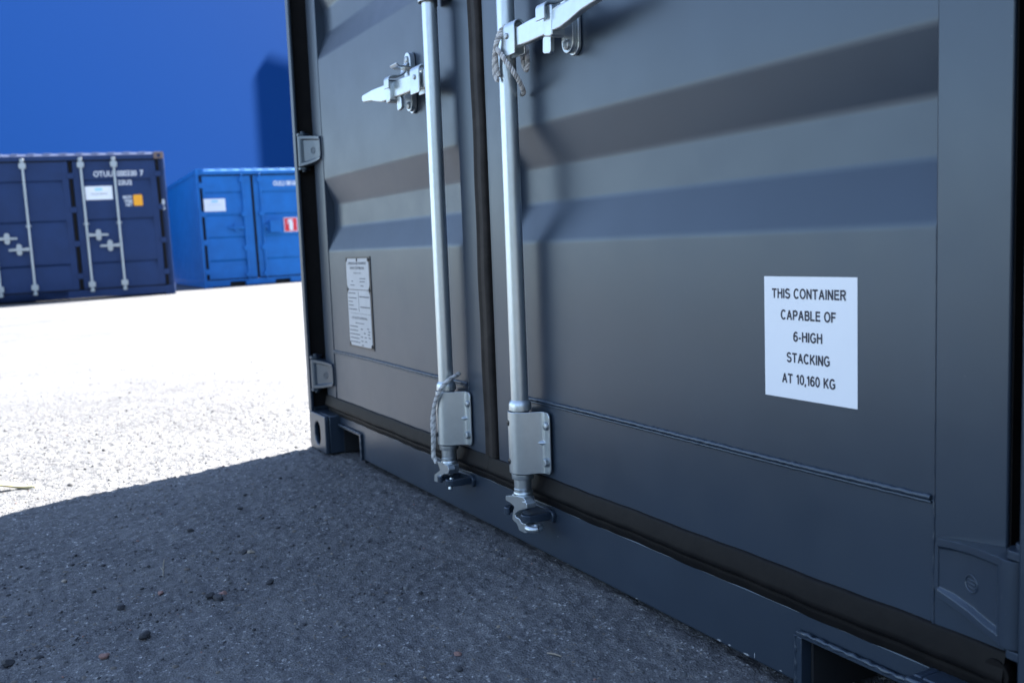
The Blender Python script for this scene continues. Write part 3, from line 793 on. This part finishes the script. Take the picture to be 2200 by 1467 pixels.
# navy container with doors along its side
TN = R(80.5)
navy = empty('shipping_container', (-15.604, .6, float(gz(-15.604, .6))), (0, -.017, TN))
tag(navy, 'dark navy blue container with side doors and white lock rods, standing by the blue wall', 'shipping container')
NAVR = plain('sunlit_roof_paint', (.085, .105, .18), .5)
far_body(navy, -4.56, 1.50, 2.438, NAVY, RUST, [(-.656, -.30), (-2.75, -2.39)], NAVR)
doors_n = [(-.04, 1.345), (-1.515, -.11), (-2.99, -1.585), (-4.40, -3.06)]
for i, (a, b) in enumerate(doors_n):
    m = MB(); pa, pb = a+.12, b-.11
    m.box(a, pa, .012, .06, .185, 2.455); m.box(pb, b, .012, .06, .185, 2.455)
    sheet(m, pa, pb, groove_profile([.655, 1.425, 2.130], .185, 2.455, .034, .030, .20), .014)
    d = m.build('door', NAVY, navy, bevel=.004)
    for xr, s in ((a+.145, 1), (a+.69, -1)):
        m = MB(); m.lathe([(.020, .13), (.020, 2.50)], (xr, -.035, 0), (0, 0, 1), 14)
        for z in (.215, 2.335):
            m.prism(rounded([(xr-.055, z), (xr+.055, z), (xr+.055, z+.10), (xr-.055, z+.10)], .02, 3), -.062, -.005)
        for z in (.130, 2.455): m.prism(rounded([(xr-.035, z), (xr+.035, z), (xr+.030, z+.055), (xr-.030, z+.055)], .01, 2), -.060, -.018)
        m.box(xr-.045, xr+.045, -.05, 0, 1.33, 1.355)
        ro = m.build('locking_rod', DULL, d, bevel=.003)
        zc = 1.140 if s > 0 else .942
        m = MB()
        m.prism(rounded([(xr+s*.02, zc-.03), (xr+s*.12, zc-.022), (xr+s*.35, zc-.020), (xr+s*.35, zc+.018), (xr+s*.12, zc+.024), (xr+s*.02, zc+.035)], .01, 2), -.065, -.048)
        m.prism(obround(xr+s*.185, zc, .085, .20), -.047, -.001)
        m.build('lock_handle', DULL, d, bevel=.003)
    m = MB(); m.strip([(b+.012, .05), (b+.02, .004), (b+.05, .004), (b+.058, .05)], .18, 2.45, .01); m.build('door_seal', RUB, d)
    for z in (.42, 1.0, 1.60, 2.2):
        m = MB(); m.prism(rounded([(b-.02, z-.05), (b+.09, z-.05), (b+.09, z+.05), (b-.02, z+.05)], .012, 2), -.006, .05); m.build('hinge', NAVY, d, bevel=.004)
    for z in (.168, 2.450): m = MB(); m.box(a, b, .0, .03, z, z+.019); m.build('door_seal', RUB, d)
    if i == 0:
        m = MB(); m.box(.135, .585, -.002, .010, 1.765, 2.005, 0); m.box(.30, .42, -.004, -.001, 1.925, 1.968, 1)
        m.box(.22, .50, -.004, -.001, 1.873, 1.879, 2); m.box(.22, .50, -.004, -.001, 1.853, 1.858, 2)
        m.build('white_sign', [WHITE, LBLUE, PINK], d)
        m = MB()
        m.text('OTUU', .300, 2.222, .006, .100, .320, 'LEFT', 0, .012); m.build('lettering', PALE, d, smooth=False); m = MB(); m.text('000330', .690, 2.222, .006, .100, .33, 'LEFT', 0, .012); m.build('lettering', PALE, d, smooth=False); m = MB(); m.text('7', 1.075, 2.222, .006, .100, .06, 'LEFT', 0, .012)
        m.build('lettering', PALE, d, smooth=False); m = MB()
        m.text('22U2', .690, 2.060, .006, .085, .235, 'LEFT', 0, .02)
        m.build('lettering', PALE, d, smooth=False); m = MB()
        m.text('8', 1.405, 1.69, -.006, .09, .05, 'LEFT', 0); m.text('6', 1.405, 1.59, -.006, .09, .05, 'LEFT', 0)
        m.build('lettering', PALE, d, smooth=False)
        m = MB(); m.prism(rounded([(.925, 1.635), (1.078, 1.635), (1.078, 1.832), (.925, 1.832)], .02, 3), .002, .0095); m.build('orange_label', ORANGE, d)
        m = MB(); m.text('MGW', .755, 1.795, .006, .055, .15, 'LEFT', 0, .02); m.text('TARE', .765, 1.725, .006, .055, .14, 'LEFT', 0, .02); m.text('NET', .790, 1.660, .006, .05, .11, 'LEFT', 0, .02)
        m.build('lettering', PALE, d, smooth=False)

# bright blue container beside it
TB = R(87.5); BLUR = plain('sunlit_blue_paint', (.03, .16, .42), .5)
blue = empty('shipping_container', (-18.427, 3.8, float(gz(-18.427, 3.8))-.006), (0, -.016, TB))
tag(blue, 'bright blue container with a red fire extinguisher sign, standing beside the navy one', 'shipping container')
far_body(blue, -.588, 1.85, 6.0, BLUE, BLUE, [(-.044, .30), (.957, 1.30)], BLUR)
for i, (a, b) in enumerate(((-.47, .575), (.625, 1.735))):
    m = MB(); pa, pb = a+.04, b-.20
    if i: pa, pb = a+.17, b-.05
    m.box(a, pa, .010, .06, .19, 2.44); m.box(pb, b, .010, .06, .19, 2.44)
    sheet(m, pa, pb, groove_profile([.606, 1.118, 1.608, 2.100], .19, 2.44, .034, .034, .22), .012)
    d = m.build('door', BLUE, blue, bevel=.004)
    xr = .375 if i == 0 else .765
    m = MB(); m.lathe([(.019, .14), (.019, 2.49)], (xr, -.022, 0), (0, 0, 1), 14)
    for z in (.22, .80, 1.55, 2.30): m.prism(rounded([(xr-.06, z), (xr+.06, z), (xr+.06, z+.10), (xr-.06, z+.10)], .02, 3), -.042, .006)
    ro = m.build('locking_rod', BLUE, d, bevel=.003)
    m = MB(); s = -1 if i == 0 else 1
    m.prism(rounded([(xr+s*.02, 1.27), (xr+s*.36, 1.285), (xr+s*.36, 1.325), (xr+s*.02, 1.335)], .01, 2), -.055, -.035); m.prism(obround(xr+s*.2, 1.30, .08, .19), -.034, .004)
    m.build('lock_handle', BLUE, d, bevel=.003)
    x = -.50 if i == 0 else 1.77
    m = MB()
    m.box(x-.018, x+.018, -.002, .05, .18, 2.45); m.build('door_seal', RUB, d)
    for z in (.36, 1.0, 1.62, 2.24):
        m = MB(); m.prism(rounded([(x-.05, z-.06), (x+.05, z-.06), (x+.05, z+.06), (x-.05, z+.06)], .012, 2), -.012, .05); m.build('hinge', BLUE, d, bevel=.004)
    for z in (.167, 2.445): m = MB(); m.box(a, b, -.001, .03, z, z+.02); m.build('door_seal', RUB, d)
    if i == 0:
        m = MB(); m.box(.580, .620, -.004, .05, .18, 2.45); m.build('centre_seal', RUB, d)
        m = MB(); m.box(-.465, -.010, -.004, .008, 1.675, 1.950, 0); m.box(-.30, -.17, -.006, -.003, 1.87, 1.915, 1); m.box(-.38, -.10, -.006, -.003, 1.815, 1.82, 2); m.build('white_sign', [WHITE, LBLUE, PINK], d)
    else:
        m = MB(); m.prism(rounded([(.90, 1.165), (1.15, 1.165), (1.15, 1.435), (.90, 1.435)], .015, 2), -.14, .012); m.box(.85, .905, -.05, .012, 1.19, 1.40); m.build('lock_box', BLUE, d, bevel=.008)
        m = MB()
        m.box(1.245, 1.555, -.004, .006, 1.165, 1.485, 0); m.box(1.258, 1.542, -.006, -.0038, 1.178, 1.472, 1)
        m.prism(rounded([(1.365, 1.195), (1.445, 1.195), (1.447, 1.39), (1.425, 1.43), (1.385, 1.43), (1.363, 1.39)], .02, 4), -.008, -.0058, 'y', 0)
        m.prism(rounded([(1.33, 1.425), (1.405, 1.452), (1.46, 1.452), (1.46, 1.436), (1.405, 1.432), (1.35, 1.40), (1.335, 1.33), (1.325, 1.33)], .006, 2), -.0083, -.0061, 'y', 0)
        m.build('extinguisher_sign', [WHITE, RED], d)
        m = MB(); m.text('OULU 081600 4', 1.075, 2.262, .006, .105, .66, 'LEFT', 0, .03); m.build('lettering', PALE, d, smooth=False)

# ------------------------------------------------------------------ blue building
UW = Vector((-.643, .766, 0)); NW = Vector((.766, .643, 0)); W0 = Vector((-20.5, -5.0, -.12))
def ray_px(px, py): return fw+rt2*((px-1100)/2025.5)-up2*((py-733.5)/2025.5)
dv = ray_px(545, 165); tt = (W0-CAM).dot(NW)/dv.dot(NW); P = CAM+dv*tt
uP = (P-W0).dot(UW); zP = P.z-W0.z
ku = SUN.dot(UW)/SUN.dot(NW); kz_ = SUN.z/SUN.dot(NW)
dv2 = ray_px(600, 128); P2 = CAM+dv2*((W0-CAM).dot(NW)/dv2.dot(NW)); u2 = (P2-W0).dot(UW)
E_ = 8.0; TH = (P2.z-W0.z-zP)/kz_
U0 = uP+E_*ku; HB = zP+E_*kz_
hall = empty('warehouse', W0, (0, 0, math.atan2(UW.y, UW.x)))
tag(hall, 'plain bright blue metal clad warehouse wall rising behind the two far containers', 'building')
# local x along the wall, local -y... towards the yard is -y after this rotation
m = MB(); m.box(3.6, U0+16, 0, 12, 0, 12.5); m.build('wall', CLAD, hall)
m = MB(); m.box(U0, U0+9, -E_, -E_+TH, 0, HB); m.box(U0+6, U0+9, -E_+TH, -.002, 0, HB-2); m.build('shadow_slab', CLAD, hall)  # unseen slab added to cast the dark patch on the wall
m = MB(); m.box(3.55, U0+16.05, -.06, 12.05, 12.5, 12.72); m.build('roof_trim', CLAD, hall)
print('shadow_slab', U0, HB, uP, zP, TH, ku, kz_)

# ------------------------------------------------------------------ loose stones
def ico(sub):
    b = bmesh.new(); bmesh.ops.create_icosphere(b, subdivisions=sub, radius=1); b.verts.ensure_lookup_table()
    v = np.array([p.co[:] for p in b.verts]); f = np.array([[q.index for q in p.verts] for p in b.faces]); b.free(); return v, f
IV, IF = ico(2); JV, JF = ico(3)
def stone_shape(V, sx, sy, sz, seed, rough=.22):
    r = np.random.default_rng(seed); A = V.copy()
    for _ in range(7):       # chip planes off the ball
        n = r.normal(size=3); n /= np.linalg.norm(n); d = r.uniform(.55, .9); k = A@n; A = A-np.outer(np.clip(k-d, 0, None), n)
    A *= 1+rough*(r.random((len(A), 1))-.5)*.35
    A *= (sx, sy, sz); t = r.uniform(0, 6.28); c, s = math.cos(t), math.sin(t)
    return A@np.array([[c, -s, 0], [s, c, 0], [0, 0, 1]])
S_DARK = plain('dark_stone', (.030, .031, .035), .75, 0, .3, 300)
S_GREY = plain('grey_stone', (.10, .10, .105), .75, 0, .3, 300)
S_RED = plain('reddish_stone', (.21, .12, .10), .75, 0, .25, 300)
S_TAN = plain('tan_stone', (.27, .23, .18), .75, 0, .25, 300)
def zg(x, y): return float(relief(np.array([x]), np.array([y]))[0])
LIB = [stone_shape(IV, 1, rng.uniform(.7, 1), rng.uniform(.55, .85), 1000+k, .3) for k in range(60)]
rg = np.random.default_rng(5)
def scatter(name, P, rad, bury, mats, prob):
    """stones of radius rad at points P, sunk by bury (share of the radius)"""
    n = len(P); z = relief(P[:, 0], P[:, 1]); t = rg.uniform(0, 6.28, n); c, q = np.cos(t), np.sin(t)
    S = np.stack([LIB[k] for k in rg.integers(0, 60, n)])*rad[:, None, None]
    S[:, :, :2] *= rg.uniform(.85, 1.3, n)[:, None, None]
    X = S[:, :, 0]*c[:, None]-S[:, :, 1]*q[:, None]+P[:, 0][:, None]; Y = S[:, :, 0]*q[:, None]+S[:, :, 1]*c[:, None]+P[:, 1][:, None]
    V = np.stack([X, Y, S[:, :, 2]+(z-bury*rad)[:, None]], 2).reshape(-1, 3)
    F = (IF[None]+(np.arange(n)*len(IV))[:, None, None]).reshape(-1, 3)
    me = bpy.data.meshes.new(name); me.vertices.add(len(V)); me.vertices.foreach_set('co', V.ravel().astype('f'))
    me.loops.add(F.size); me.loops.foreach_set('vertex_index', F.ravel().astype('i'))
    me.polygons.add(len(F)); me.polygons.foreach_set('loop_start', np.arange(0, F.size, 3).astype('i'))
    for mm in mats: me.materials.append(mm)
    me.polygons.foreach_set('material_index', np.repeat(rg.choice(len(mats), size=n, p=prob), len(IF)).astype('i'))
    me.update(calc_edges=True); o = bpy.data.objects.new(name, me); C.objects.link(o); o['kind'] = 'stuff'
P = np.stack([rg.uniform(-3.6, 2.2, 56000), rg.uniform(-1.15, .55, 56000)], 1)
dens = .10+.30*np.clip(vnoise(P[:, 0], P[:, 1], 4.2, 21)+.15, 0, 1)+.30*np.clip(vnoise(P[:, 0], P[:, 1], 1.6, 22), 0, 1)
dens = np.where(P[:, 0] > 1.5, dens*.4, dens)*np.clip((P[:, 0]+3.6)/2.4, 0, 1)
keep = (rg.random(len(P)) < dens) & ~((P[:, 0] > -.01) & (P[:, 1] > -.015)); P = P[keep]
t = rg.random(260); P = np.concatenate([P, np.stack([1.30-.09*t+rg.normal(0, .014, 260), -.96+.40*t+rg.normal(0, .02, 260)], 1)])
rad = np.minimum(.0060, .00145*np.exp(rg.normal(0, .5, len(P)))); far = (P[:, 0] > -.3) & (P[:, 0] < 1.15) & (rg.random(len(P)) < .2); rad = np.where(far, rad*1.5, rad)
scatter('gravel', P, rad, -.25, (S_DARK, S_GREY, S_RED, S_TAN), (.64, .30, .035, .025))
# stones set in the surface of the asphalt
A1 = plain('chipping_grey', (.12, .122, .126), .8, 0, .25, 400); A2 = plain('chipping_dark', (.078, .080, .084), .8, 0, .25, 400); A3 = plain('chipping_pale', (.19, .19, .19), .75, 0, .2, 400); A4 = plain('chipping_brown', (.12, .105, .09), .8, 0, .2, 400)
P = np.stack([rg.uniform(-1.2, 2.15, 32000), rg.uniform(-1.05, .3, 32000)], 1); P = P[~((P[:, 0] > -.01) & (P[:, 1] > -.012)) & (rg.random(len(P)) < np.clip((P[:, 0]+1.2)/1.6, 0, 1))]
scatter('chippings', P, np.minimum(.0065, .0032*np.exp(rg.normal(0, .35, len(P)))), .42, (A1, A2, A3, A4), (.5, .27, .08, .15))
big = [  # x, y, size, material, label
 (1.205, -.581, .0075, S_RED, 'flat brick red stone just behind a dark stone on the shaded asphalt'),
 (1.232, -.596, .0115, S_DARK, 'largest dark stone of the close pair below the flat red stone'),
 (1.214, -.606, .0090, S_DARK, 'smaller dark stone at the left of the close dark pair'),
 (1.330, -.737, .0110, S_DARK, 'dark angular stone with a pale top in the near left foreground'),
 (1.383, -.803, .0085, S_RED, 'reddish brown stone alone near the bottom left of the shaded ground'),
 (1.201, -.493, .0080, S_DARK, 'small black stone alone in the middle of the shaded asphalt'),
 (1.001, -.480, .0075, S_TAN, 'pale tan stone beside a dark one in mid ground of the shade'),
 (.992, -.492, .0075, S_DARK, 'dark stone touching the pale tan stone in mid ground'),
 (1.135, -.682, .0070, S_RED, 'orange red stone left of the grass stem base'),
 (1.318, -.940, .0100, S_DARK, 'dark stone at the left border of the photo in the foreground'),
 (1.170, -.755, .0085, S_DARK, 'dark stone among the crumbs left of the orange red stone'),
 (.760, -.560, .0080, S_DARK, 'dark stone lying farther off towards the shadow edge'),
 (.640, -.420, .0085, S_DARK, 'dark stone nearest the sunlit edge of the shadow'),
 (1.690, -.330, .0060, S_RED, 'small reddish stone near the foot of the container sill'),
]
for k, (x, y, r, mm, lab) in enumerate(big):
    A = stone_shape(JV, r*1.15, r*.85, r*.62, 100+k, .3)
    me = bpy.data.meshes.new('stone'); me.from_pydata(A.tolist(), [], JF.tolist()); me.materials.append(mm); me.update()
    o = bpy.data.objects.new('stone', me); C.objects.link(o); o.location = (x, y, zg(x, y)+r*.40); tag(o, lab, 'stone', 'larger stones on the asphalt')
# yellow leaf on the sunny side
LEAF = plain('yellow_leaf', (.66, .58, .33), .6, 0, .2, 80)
m = MB(); n = 16; vs = []
for i in range(n+1):
    t = i/n; w = .019*math.sin(math.pi*min(1, t*1.02))**.8*(1-.25*t); x = (t-.5)*.17
    for j, q in enumerate((-1, -.5, 0, .5, 1)): vs.append((x, q*w, .006+.010*(abs(q)**1.5)+.006*math.sin(t*5)))
fs = [(i*5+j, i*5+j+1, (i+1)*5+j+1, (i+1)*5+j) for i in range(n) for j in range(4)]
m.add(vs, fs); o = m.build('leaf', LEAF, None, recalc=False)
sm = o.modifiers.new('t', 'SOLIDIFY'); sm.thickness = .0006
o.location = (-.005, -.925, zg(-.005, -.925)); o.rotation_euler = (0, 0, R(62)); tag(o, 'dry yellow leaf lying on the sunlit asphalt at the left', 'leaf')
STRAW = plain('dry_stem', (.34, .31, .26), .7)
m = MB(); m.tube(catmull([(0, 0, 0), (.001, .001, .010), (-.001, .002, .020), (.003, .004, .034)], 6), [.0014, .0013, .0012]*6+[.0008]*1 if False else .0011, 8)
for a in (.4, 2.2, 4.0): m.tube([(0, 0, .012), (.004*math.cos(a), .004*math.sin(a), .018)], .0009, 6)
o = m.build('grass_stem', STRAW, None); o.location = (1.035, -.662, zg(1.035, -.662)); tag(o, 'thin dry grass stem standing up from the shaded asphalt', 'grass stem')
m = MB(); m.tube([(-.012, 0, .002), (0, .001, .0028), (.013, .0, .002)], [.0012, .0016, .0010], 8)
o = m.build('twig', S_TAN, None); o.location = (1.776, -.208, zg(1.776, -.208)+.001); o.rotation_euler = (0, 0, .5); tag(o, 'tiny brown twig on the asphalt near the container sill', 'twig')

# ------------------------------------------------------------------ far wood added across the yard to darken reflections in the rods
WOOD = plain('wood_foliage', (.030, .050, .022), .8, 0, .5, 1.5)
m = MB(); rr = np.random.default_rng(3); nA = 150
for i in range(nA):
    a = R(-78+118*i/nA+rr.normal(0, .25)); d = rr.uniform(44, 60); h = rr.uniform(7, 12); r = rr.uniform(2.2, 3.8)
    cx, cy = d*math.cos(a), d*math.sin(a)
    m.cyl((cx, cy, 0), (cx, cy, h*.5), .22, 6)
    for k in range(4):
        A = stone_shape(IV, r*rr.uniform(.6, 1), r*rr.uniform(.6, 1), h*rr.uniform(.18, .3), int(rr.integers(1e9)), .9)
        A = A+np.array([cx+rr.normal(0, r*.4), cy+rr.normal(0, r*.4), h*(.22+.2*k)]); m.add([tuple(p) for p in A], IF.tolist())
tag(m.build('unseen_wood', WOOD, None, smooth=False, recalc=False), None, None, None, 'stuff')
